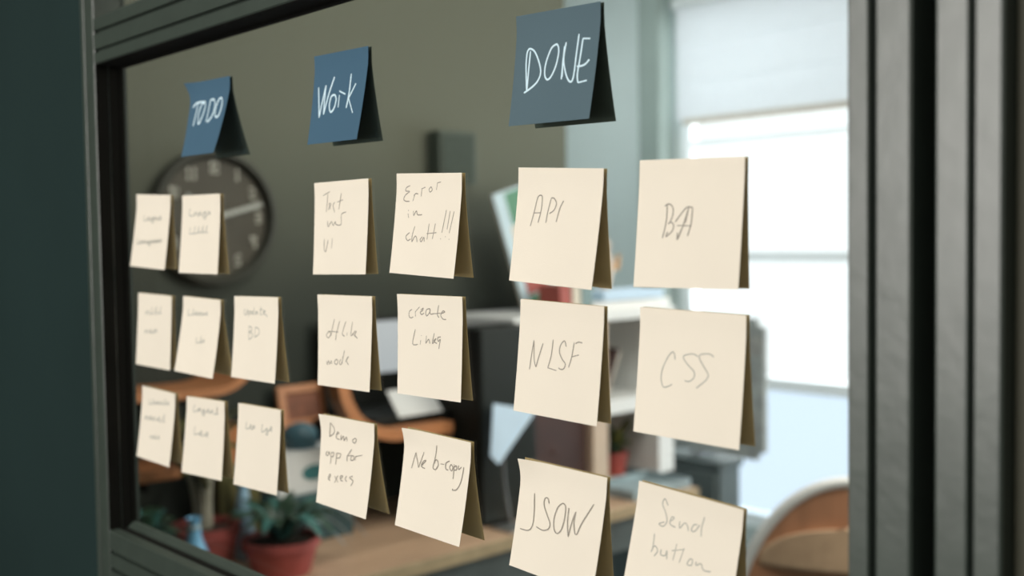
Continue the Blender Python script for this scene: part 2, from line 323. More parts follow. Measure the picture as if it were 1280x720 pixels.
def hand(ang, L, wd_, z):
    bm = bmesh.new(); addbox(bm, -wd_ / 2, wd_ / 2, -.02, L, z, z + .002, .0008)
    bmesh.ops.transform(bm, matrix=CK @ Matrix.Rotation(math.radians(-ang), 4, 'Z'), verts=bm.verts); fin(bm, 'hand', 'hand', ck)
hand(306, .095, .016, .016); hand(75, .138, .012, .020)
lathe('hub', [(0, .012), (.011, .012), (.011, .025), (0, .026)], (0, 0, 0), 'hand', ck, 16, CK)
# ---- small dark box high on the wall
sp = thing('wall_speaker', 'small dark box on the olive wall above the Error note', 'speaker', (-2.6, 1.62, 1.75))
box('housing', (-2.598, -2.54), (1.555, 1.70), (1.665, 1.825), mat('dark_green_plastic', (.075, .095, .078), .7, 0, .1, 30), sp, .006)
box('grille', (-2.542, -2.537), (1.567, 1.688), (1.678, 1.812), mat('grille_cloth', (.065, .085, .070), .9, 0, .3, 200, .3), sp, .002)
# ---- desk along the wall
dk = thing('desk', 'long pale oak desk along the wall, under the potted plants', 'desk', (-2.32, 1.4, 0))
for i in range(4):
    x0 = -2.595 + i * .1385; box('plank', (x0, x0 + .1375), (.18, 2.13), (.712, .740), 'desk', dk, .0012)
box('front_edge', (-2.041, -2.036), (.18, 2.13), (.708, .7405), mat('worn_edge', (.42, .33, .20), .5, 0, .2, 30), dk, .001)
box('apron', (-2.10, -2.08), (.22, 2.09), (.60, .712), 'darkgrey', dk)
for x in (-2.56, -2.10):
    for y in (.20, 2.08): box('leg', (x, x + .04), (y, y + .04), (0, .712), 'darkgrey', dk)
# ---- red pot with pale-stemmed plant
def pot(name, label, c, r, h, m='terra', cat='plant'):
    t_ = thing(name, label, cat, c)
    lathe('pot', [(0, 0), (r * .72, 0), (r * .76, h * .06), (r * .95, h * .78), (r * 1.02, h * .80), (r * 1.02, h), (r * .92, h), (r * .90, h * .86), (0, h * .85)], c, m, t_, 30)
    lathe('soil', [(r * .89, h * .86), (r * .6, h * .90), (0, h * .92)], c, 'soil', t_, 20)
    return t_
c1 = Vector((-2.315, .662, .740)); p1 = pot('potted_plant', 'red clay pot with pale upright stems, at lower left behind the glass', c1, .078, .115)
tips = [((-.03, -.045, .20), .0065), ((.0, .03, .19), .0075), ((.02, .0, .15), .006), ((-.02, .055, .24), .005), ((.01, -.02, .23), .006)]
for (dx, dy, dz), r in tips:
    b = c1 + Vector((dx * .3, dy * .3, .10)); tp = c1 + Vector((dx, dy, .10 + dz))
    st_ = tube('stem', [b, b + Vector((dx * .2, dy * .1, dz * .45)), tp], (r * 1.3, r * .7), 'stem', p1)
    for k in range(5):
        a = random.uniform(0, 6.28); L = random.uniform(.05, .09)
        leaf('leaf', tp - Vector((0, 0, k * .012)), tp + Vector((math.cos(a) * L, math.sin(a) * L, random.uniform(-.02, .05))), .018, .030, 'leafo', p1)
# ---- low red bowl with a dark rosette
c2 = Vector((-2.20, .792, .740)); p2 = pot('potted_plant', 'wide low red bowl with dark drooping strap leaves, at lower left behind the glass', c2, .088, .082)
for k in range(24):
    a = k * 2.399; L = random.uniform(.09, .15); e = random.uniform(.2, 1.0)
    b = c2 + Vector((math.cos(a) * .012, math.sin(a) * .012, .075))
    leaf('leaf', b, b + Vector((math.cos(a) * L, math.sin(a) * L, .02 + .08 * (1 - e))), .05 * e + .012, .026, 'leafd' if k % 3 else 'leaft', p2)
for dx, dy, dz, sg in ((.03, .15, -.025, .05), (.06, .11, -.03, .045), (.02, .20, -.035, .075)):
    b = c2 + Vector((.01, .02, .08)); leaf('leaf', b, b + Vector((dx, dy, dz)), sg, .020, 'leafw', p2, label='long silvery leaf arching out over the desk')
# ---- broad teal leaves at the far left in a blue cup
c3 = Vector((-2.30, .50, .740)); p3 = pot('potted_plant', 'bushy broad-leaved teal plant at the lower left corner of the glass', c3, .06, .085, 'blue')
for k in range(20):
    a = k * 2.399 + .5; L = random.uniform(.06, .105); b = c3 + Vector((math.cos(a) * .01, math.sin(a) * .01, .08))
    leaf('leaf', b, b + Vector((math.cos(a) * L, math.sin(a) * L, random.uniform(.0, .13))), .03, .050, ('leaft', 'leafd', 'leafw')[0 if k % 4 else 2] if k % 2 else 'leafd', p3)
# blue glazed vases behind the red pot
v1 = thing('vase', 'slim blue glazed vase left of the red clay pot', 'vase', (-2.20, .575, .74))
lathe('body', [(0, 0), (.026, 0), (.036, .03), (.034, .08), (.016, .125), (.012, .16), (.017, .17), (.013, .17), (.009, .16), (0, .15)], (-2.185, .572, .74), 'blue', v1, 24)
lathe('neck_band', [(.0125, .145), (.0155, .147), (.0155, .153), (.0125, .155)], (-2.185, .572, .74), 'leafw', v1, 20)
v2 = thing('vase', 'small pale blue vase between the two red pots', 'vase', (-2.36, .785, .74))
lathe('body', [(0, 0), (.022, 0), (.028, .05), (.020, .12), (.012, .17), (.012, .20), (.009, .20), (.009, .17), (0, .15)], (-2.36, .785, .74), mat('pale_blue_glaze', (.35, .55, .72), .2), v2, 24)
lathe('neck_band', [(.012, .175), (.0145, .177), (.0145, .185), (.012, .187)], (-2.36, .785, .74), 'blue', v2, 20)
# ---- white carton with a teal oval on it, on a dark teal box, small tin on top
bx = thing('storage_box', 'dark teal storage box standing on the desk under the white carton', 'box', (-2.42, .97, .74))
box('body', (-2.52, -2.36), (.87, 1.10), (.741, .845), mat('teal_board', (.03, .075, .085), .6, 0, .15, 20), bx, .003)
box('lid', (-2.523, -2.357), (.867, 1.103), (.845, .862), mat('teal_board_lid', (.035, .09, .10), .6, 0, .15, 20), bx, .003)
ct = thing('carton', 'white carton with a teal oval mark, left of the Demo note behind the glass', 'box', (-2.42, .97, .862))
box('body', (-2.50, -2.375), (.89, 1.07), (.8625, .972), 'white', ct, .004)
lathe('oval_print', [(0, 0), (.036, 0), (.036, .001), (0, .001)], (0, 0, 0), 'tealp', ct, 32, Matrix.Translation((-2.375, .995, .915)) @ Matrix(((0, 0, 1, 0), (1, 0, 0, 0), (0, .55, 0, 0), (0, 0, 0, 1))))
box('lid_flap', (-2.50, -2.374), (.889, 1.071), (.966, .9725), 'white', ct, .001)
tn = thing('tin', 'blue-teal domed tin on top of the white carton', 'tin', (-2.43, .99, .973))
lathe('body', [(0, 0), (.042, 0), (.044, .004), (.044, .028), (0, .028)], (-2.43, .99, .973), mat('slate_blue_enamel', (.06, .14, .18), .35), tn, 28)
lathe('lid', [(.0455, .026), (.0455, .034), (.035, .052), (.015, .062), (0, .064)], (-2.43, .99, .973), mat('slate_blue_lid', (.09, .19, .24), .3), tn, 28)
# ---- wall shelf of bent orange plywood with up-curled end (upper left)
s1 = thing('wall_shelf', 'short orange bent plywood wall shelf just below the leftmost clock notes', 'shelf', (-2.5, .70, 1.15))
strip('board', [(-2.50, .50, 1.150), (-2.50, .60, 1.146), (-2.50, .74, 1.142), (-2.50, .80, 1.155), (-2.50, .845, 1.190)], (1, 0, 0), .19, .018, 'bent', s1)
for y in (.56, .72): box('bracket', (-2.598, -2.45), (y, y + .012), (1.105, 1.137), 'black', s1)
s2 = thing('wall_shelf', 'bent plywood wall shelf with a curled left end, carrying the laptop', 'shelf', (-2.45, 1.3, 1.0))
box('board', (-2.598, -2.29), (1.10, 1.56), (.994, 1.0180), 'black', s2, .002)
strip('bent_lip', [(-2.262, .995, 1.175), (-2.262, 1.005, 1.115), (-2.262, 1.045, 1.050), (-2.262, 1.13, 1.010), (-2.262, 1.22, 1.004), (-2.262, 1.34, 1.002)], (1, 0, 0), .05, .030, 'bent', s2)
for y in (1.12, 1.48): box('bracket', (-2.598, -2.35), (y, y + .014), (.955, .994), 'black', s2)
# low orange shelf stub and small orange pots on desk side
s3 = thing('wall_shelf', 'small orange wooden ledge at the lower left edge of the pane above the teal leaves', 'shelf', (-2.5, .58, .95))
box('board', (-2.598, -2.43), (.52, .665), (.945, .972), 'bent', s3, .003); box('bracket', (-2.598, -2.46), (.585, .597), (.915, .945), 'black', s3, .001)
fr = thing('picture_frame', 'small orange wooden picture frame leaning on the wall above the white carton', 'frame', (-2.56, 1.08, .97))
FM = Matrix.Translation((-2.55, 1.080, 1.0)) @ Matrix.Rotation(math.radians(-9), 4, 'Y')
for a, c in (((-.078, -.054), (0, .115)), ((.054, .078), (0, .115)), ((-.054, .054), (0, .022)), ((-.054, .054), (.093, .115))): box('moulding', (-.008, .008), a, c, 'bent', fr, .002, FM)
box('picture', (-.006, 0), (-.054, .054), (.022, .093), mat('rust_print', (.30, .11, .06), .6, 0, .4, 30), fr, 0, FM)
lg = thing('wall_shelf', 'thin dark ledge carrying the orange picture frame', 'shelf', (-2.55, 1.08, .99))
box('board', (-2.598, -2.50), (.98, 1.09), (.985, .9985), 'black', lg, .001); box('lip', (-2.503, -2.497), (.98, 1.09), (.985, 1.004), 'black', lg, .0005)
om = thing('mug', 'orange mug on the dark box between the third-row notes', 'mug', (-2.45, .80, .88))
lathe('body', [(0, 0), (.028, 0), (.031, .006), (.033, .095), (.029, .095), (.028, .01), (0, .01)], (-2.46, .80, .958), 'bent', om, 24)
tube('handle', [(-2.46, .833, 1.035), (-2.46, .857, 1.025), (-2.46, .857, .99), (-2.46, .833, .98)], .005, 'bent', om, 8)
ob = thing('storage_box', 'tall olive carton under the orange mug', 'box', (-2.46, .80, .74))
box('body', (-2.52, -2.40), (.745, .855), (.741, .945), mat('olive_card', (.12, .11, .035), .7, 0, .2, 20), ob, .003); box('lid', (-2.522, -2.398), (.743, .857), (.945, .9575), mat('olive_card_lid', (.15, .14, .05), .7, 0, .2, 20), ob, .002)
# ---- laptop on the shelf: bright screen, dark body
lp = thing('laptop', 'open laptop with a pale lit screen between the offline and create notes', 'laptop', (-2.40, 1.35, 1.02))
box('base', (-2.53, -2.30), (1.135, 1.49), (1.0185, 1.040), 'black', lp, .004)
box('keyboard', (-2.47, -2.38), (1.16, 1.465), (1.040, 1.0425), 'darkgrey', lp, .0008)
for r_ in range(4):
    for c_ in range(12): box('key', (-2.468 + r_ * .022, -2.449 + r_ * .022), (1.163 + c_ * .0252, 1.185 + c_ * .0252), (1.0425, 1.0445), 'black', lp, 0)
LM = Matrix.Translation((-2.525, 1.3125, 1.040)) @ Matrix.Rotation(math.radians(-10), 4, 'Y')
box('lid', (-.004, .004), (-.1775, .1775), (0, .245), 'black', lp, .003, LM)
box('screen', (.0041, .0052), (-.163, .167), (.085, .232), 'screen', lp, 0, LM)
nb = thing('notepad', 'bright white sheet lying on the laptop keyboard below the create note', 'paper', (-2.33, 1.31, 1.045))
box('sheet', (-2.385, -2.30), (1.20, 1.345), (1.0455, 1.0475), 'white', nb, .0003, Matrix.Translation((-2.34, 1.27, 1.0465)) @ Matrix.Rotation(math.radians(50), 4, 'Y') @ Matrix.Translation((2.34, -1.27, -1.0465 + .035)))
box('clip', (-2.392, -2.380), (1.25, 1.29), (1.0455, 1.050), 'chrome', nb, .0005, Matrix.Translation((-2.34, 1.27, 1.0465)) @ Matrix.Rotation(math.radians(50), 4, 'Y') @ Matrix.Translation((2.34, -1.27, -1.0465 + .035)))
# ---- black monitor on the desk
mn = thing('computer_tower', 'slim black computer tower standing on the desk left of the NLSF note', 'computer', (-2.21, 1.46, .74))
box('case', (-2.27, -2.15), (1.36, 1.56), (.7455, 1.265), 'black', mn, .004); box('front_panel', (-2.15, -2.146), (1.365, 1.555), (.755, 1.26), mat('satin_black_panel', (.010, .014, .012), .35), mn, .001)
box('foot', (-2.265, -2.24), (1.38, 1.54), (.7405, .7455), 'gasket_or_shade_facing', mn, 0); box('foot', (-2.18, -2.155), (1.38, 1.54), (.7405, .7455), 'gasket_or_shade_facing', mn, 0)
# ---- birch shelf unit standing on the desk
su = thing('shelf_unit', 'pale birch shelf unit on the desk behind the API, NLSF and CSS notes', 'shelf', (-2.4, 1.93, .74))
for y0, y1 in ((1.580, 1.600), (1.895, 1.962), (2.20, 2.275)): box('upright', (-2.56, -2.25), (y0, y1), (.7405, 1.245), 'tan' if y0 < 2 else 'white', su)
box('top_board', (-2.565, -2.245), (1.572, 2.283), (1.245, 1.275), 'white', su, .003)
box('shelf_board', (-2.56, -2.252), (1.962, 2.20), (.955, 1.0), 'white', su)
box('shelf_board', (-2.56, -2.252), (1.60, 1.895), (1.06, 1.08), 'maroon', su)
box('back_panel', (-2.57, -2.56), (1.58, 1.89), (.7405, 1.245), 'maroon', su, 0); box('back_panel', (-2.57, -2.56), (1.96, 2.14), (.7405, 1.245), mat('grey_back', (.42, .43, .42), .7), su, 0)
fb_ = thing('file_box', 'dark maroon file box in the left bay of the shelf unit above the JSOW note', 'box', (-2.4, 1.75, .74))
box('body', (-2.52, -2.27), (1.615, 1.885), (.7405, 1.035), 'maroon', fb_, .004); box('pull_ring', (-2.27, -2.267), (1.74, 1.76), (.86, .88), 'maroon', fb_, .0005)
# leaning blue card tent in front
cdm = thing('card', 'pale blue folded card propped in front of the maroon box, left of the NLSF note', 'card', (-2.2, 1.5, .9))
bm = bmesh.new()
pts_ = [(-2.11, 1.371, 1.074), (-2.10, 1.515, 1.040), (-2.10, 1.378, .915), (-2.105, 1.354, .941)]
V = [bm.verts.new(p) for p in pts_] + [bm.verts.new((p[0] - .003, p[1] + .002, p[2])) for p in pts_]
bm.faces.new(V[:4]); bm.faces.new(V[4:][::-1])
for i in range(4): bm.faces.new((V[i], V[(i + 1) % 4], V[4 + (i + 1) % 4], V[4 + i]))
fin(bm, 'sheet', 'bluepaper', cdm)
tube('easel_wire', [(-2.108, 1.40, .95), (-2.112, 1.41, .85), (-2.10, 1.42, .745)], .0035, 'chrome', cdm)
box('easel_foot', (-2.14, -2.06), (1.38, 1.46), (.7405, .746), 'chrome', cdm, .001)
# ---- picture books leaning on top of the shelf unit
def book(label, y, lean, h, thick, depth, cov, spine):
    t_ = thing('book', label, 'book', (-2.40, y, 1.2755), group='short books on the shelf unit')
    mt = Matrix.Translation((-2.35, y, 1.2762)) @ Matrix.Rotation(math.radians(lean), 4, 'X')
    box('cover', (.0, .10 * depth), (0, .003), (0, h), cov, t_, .0005, mt)
    box('pages', (.002, .098 * depth), (.003, thick - .003), (.002, h - .004), 'creamcov', t_, 0, mt)
    box('cover', (.0, .10 * depth), (thick - .003, thick), (0, h), cov, t_, .0005, mt)
    box('spine', (.10 * depth, .112 * depth), (0, thick), (0, h), spine, t_, .001, mt); return t_
mg = thing('magazine', 'large pale-edged magazine with green and red cover blocks leaning behind the API note', 'magazine', (-2.34, 1.712, 1.276))
MG = Matrix.Translation((-2.40, 1.762, 1.2762)) @ Matrix.Rotation(math.radians(15.6), 4, 'X') @ Matrix.Rotation(math.radians(-5), 4, 'Y')
box('pages', (-.010, 0), (0, .205), (0, .368), 'creamcov', mg, .0005, MG); box('cover', (.0003, .0016), (0, .205), (0, .368), 'pale', mg, .0003, MG)
for a, c, mm in (((.045, .197), (.262, .360), 'green'), ((.035, .197), (.135, .258), 'creamcov'), ((.030, .120), (.045, .132), 'red'), ((.124, .197), (.045, .132), 'tealg'), ((.030, .197), (.008, .041), 'green')): box('cover_block', (.0017, .0021), a, c, mm, mg, 0, MG)
book('red book standing on the shelf unit below the API note', 1.775, 4.0, .085, .045, .8, 'red', 'red')
book('cream book beside the red one on the shelf unit', 1.826, 2.0, .080, .034, .8, 'creamcov', 'creamcov')
book('grey-teal book at the right end of the short books', 1.864, 0.0, .085, .045, .8, 'tealg', 'tealg')
# red block on shelf front
# jar with amber band, wooden figure, paper stack
jr = thing('jar', 'amber glass jar just right of the API note', 'jar', (-2.40, 2.06, 1.276))
lathe('body', [(0, 0), (.036, 0), (.040, .008), (.040, .14), (.026, .17), (.026, .19), (0, .19)], (-2.44, 2.0, 1.2755), 'amber', jr, 26)
lathe('lid', [(.028, .184), (.028, .205), (0, .207)], (-2.44, 2.0, 1.2755), 'tealg', jr, 26)
wf = thing('wooden_figure', 'slim pale wooden figure between the API and BA notes', 'figurine', (-2.40, 2.17, 1.276))
cw = (-2.43, 2.15, 1.2755)
lathe('body', [(0, 0), (.040, 0), (.040, .012), (.014, .02), (.016, .06), (.030, .12), (.026, .16), (.012, .175)], cw, 'tan', wf, 20)
lathe('head', [(0, .172), (.014, .176), (.022, .195), (.014, .215), (0, .22)], cw, 'tan', wf, 20)
for s_ in (-1, 1): tube('arm', [(cw[0], cw[1] + s_ * .024, cw[2] + .15), (cw[0] + .01, cw[1] + s_ * .045, cw[2] + .12), (cw[0] + .01, cw[1] + s_ * .055, cw[2] + .165)], .007, 'amber', wf, 8)
wg = thing('picture_frame', 'small grey framed panel standing behind the wooden figure', 'frame', (-2.50, 2.15, 1.276))
box('panel', (-2.54, -2.525), (2.03, 2.20), (1.276, 1.56), mat('grey_green_panel', (.28, .34, .33), .6), wg, .002)
box('moulding', (-2.545, -2.52), (2.195, 2.21), (1.276, 1.57), mat('grey_moulding', (.20, .24, .23), .5), wg, .002)
for k, (cv, lb) in enumerate((('edge', 'pale printed pad lying flat at the bottom of the pile on the shelf unit'), ('bluepaper', 'pale blue pad on top of the white pad on the shelf unit'))):
    q_ = thing('notepad', lb, 'pad', (-2.31, 2.10, 1.276 + k * .03)); y0, y1 = 1.90 + k * .05, 2.26 - k * .03
    box('pages', (-2.375, -2.25), (y0, y1), (1.2755 + k * .031, 1.3005 + k * .031), cv, q_, .001); box('cover', (-2.377, -2.248), (y0 - .002, y1 + .002), (1.3005 + k * .031, 1.3035 + k * .031), cv, q_, .0005)
# ---- plant in small clay pot inside right bay
c4 = Vector((-2.35, 2.10, .7405)); p4 = pot('potted_plant', 'small plant in an orange clay pot inside the shelf unit', c4, .042, .072)
for k in range(22):
    a = k * 2.399; L = random.uniform(.04, .075); b = c4 + Vector((math.cos(a) * .01, math.sin(a) * .01, .06))
    leaf('leaf', b, b + Vector((math.cos(a) * L, math.sin(a) * L, random.uniform(.03, .12))), .02, .026, 'leafo' if k % 2 else 'leafd', p4)
bn = thing('folder', 'dark maroon folder leaning inside the right bay of the shelf unit', 'folder', (-2.4, 2.0, 1.0))
box('cover', (-2.50, -2.28), (1.966, 1.980), (1.0005, 1.17), 'maroon', bn, .001, Matrix.Translation((-2.4, 1.97, 1.0)) @ Matrix.Rotation(math.radians(-24), 4, 'X') @ Matrix.Translation((2.4, -1.966, -1.0)))
box('pages', (-2.49, -2.285), (1.980, 1.990), (1.0005, 1.165), 'creamcov', bn, 0, Matrix.Translation((-2.4, 1.97, 1.0)) @ Matrix.Rotation(math.radians(-24), 4, 'X') @ Matrix.Translation((2.4, -1.966, -1.0)))
tr = thing('tray', 'pale blue-white tray on the desk below the small clay pot', 'tray', (-2.16, 2.0, .74))
box('base', (-2.235, -2.06), (1.86, 2.12), (.7405, .748), 'leafw', tr, .002)
for a, b in (((-2.235, -2.228), (1.86, 2.12)), ((-2.067, -2.06), (1.86, 2.12)), ((-2.228, -2.067), (1.86, 1.867)), ((-2.228, -2.067), (2.113, 2.12))): box('rim', a, b, (.748, .768), 'leafw', tr, .001)
# ---- grey pinboard on a cabinet near the window
cb = thing('cabinet', 'dark grey low cabinet beneath the grey pinboard by the window', 'cabinet', (-2.55, 2.75, 0))
box('body', (-3.05, -2.37), (2.68, 2.80), (.03, .66), 'darkgrey', cb, .004); box('top', (-3.06, -2.36), (2.67, 2.81), (.66, .685), 'darkgrey', cb, .003)
for k in range(2):
    x0 = -3.045 + k * .335; d_ = box('door', (x0, x0 + .33), (2.662, 2.68), (.05, .645), 'darkgrey', cb, .002); box('handle', (x0 + .26 - k * .24, x0 + .272 - k * .24), (2.648, 2.662), (.42, .54), 'chrome', d_, .001)
box('plinth', (-3.03, -2.39), (2.70, 2.79), (0, .03), 'black', cb, 0)
pb = thing('pinboard', 'grey fabric pinboard with rounded corners, right of the CSS note', 'pinboard', (-2.55, 2.75, .686))
bm = bmesh.new(); addbox(bm, -2.95, -2.225, 2.745, 2.765, .70, 1.205)
es = [e for e in bm.edges if abs((e.verts[0].co - e.verts[1].co).y) > .02]; bmesh.ops.bevel(bm, geom=es, offset=.03, segments=5, affect='EDGES')
fin(bm, 'board', 'grey', pb)
for x in (-2.85, -2.52): box('foot', (x, x + .04), (2.70, 2.82), (.6855, .702), 'chrome', pb, .002)
for a, c, n_ in (((-2.52, -2.30), (.93, 1.02), 'pinned_sheet'), ((-2.50, -2.26), (.76, .86), 'pinned_sheet'), ((-2.42, -2.24), (1.07, 1.14), 'pinned_sheet')): box(n_, a, (2.742, 2.7445), c, mat('greyish_sheet', (.40, .40, .38), .8, 0, .35, 40), pb, 0)
# ---- moulded plywood chair, its rounded back seen at bottom right
chx = thing('plywood_chair', 'rounded moulded plywood chair with a painted edge highlight, at the bottom right behind the glass', 'chair', (-1.30, 1.9, 0), 0)
def shell(name, hw, z0, zt, thick, m, grow, off=0, **kw):
    """curved back shell in local coords: width along x, curved towards the viewer, outline a superellipse"""
    bm = bmesh.new(); NU, NV = 22, 16; G = []
    for j in range(NV + 1):
        t = j / NV; z = z0 + (zt + grow - z0) * math.sin(t * math.pi / 2)
        s = max(0, 1 - (max(0, (z - z0 - (zt - z0) * .12)) / ((zt + grow - z0) * .88)) ** 2.1) ** .5; h = (hw + grow) * max(s, .001)
        G.append([bm.verts.new((u * h, -.22 * (1 - ((u * h) / (hw + .05)) ** 2) * .35 - (z - z0) * .0 + off - .02 * (zt - z), z)) for u in [(-1 + 2 * i / NU) for i in range(NU + 1)]])
    for A, B in zip(G, G[1:]):
        for i in range(NU): bm.faces.new((A[i], A[i + 1], B[i + 1], B[i]))
    return bm
CH = Matrix.Translation((-1.335, 1.78, 0)) @ Matrix.Rotation(math.radians(36), 4, 'Z')
def put_shell(name, hw, z0, zt, thick, m, grow, off):
    bm = shell(name, hw, z0, zt, thick, m, grow, off); bmesh.ops.remove_doubles(bm, verts=bm.verts, dist=1e-5); bmesh.ops.transform(bm, matrix=CH, verts=bm.verts)
    o = fin(bm, name, m, chx, smooth=True); s_ = o.modifiers.new('t', 'SOLIDIFY'); s_.thickness = thick; s_.offset = 0; return o
put_shell('backrest', .268, .42, .940, .012, 'chair', 0, 0)
# white tube along the outline, painting window light on the edge
ed = []
for i in range(41):
    th = math.pi * i / 40; q = math.cos(th); z_ = .42 + .062 + (.940 - .42 - .062) * math.sin(th) ** .92; x_ = -.268 * q
    ed.append((x_, -.22 * (1 - (x_ / .318) ** 2) * .35 - .02 * (.940 - z_), z_))
ed = [CH @ Vector(p) for p in ed]
tube('edge_highlight', ed, .0135, 'edge', chx, 10, 1)
put_shell('back_highlight', .20, .735, .835, .022, 'pad', 0, -.016)  # tan layer painting the highlight across the backrest
bm = bmesh.new(); addbox(bm, -.22, .22, -.42, .0, .42, .445, .012); bmesh.ops.transform(bm, matrix=CH @ Matrix.Translation((0, .38, 0)), verts=bm.verts); fin(bm, 'seat', 'chair', chx)
for x, y in ((-.18, .0), (.18, .0), (-.18, .34), (.18, .34)):
    tube('leg', [CH @ Vector((x, y, .42)), CH @ Vector((x * 1.15, y + (-.03 if y < .1 else .03), 0.006))], .011, 'chrome', chx, 10, 1)

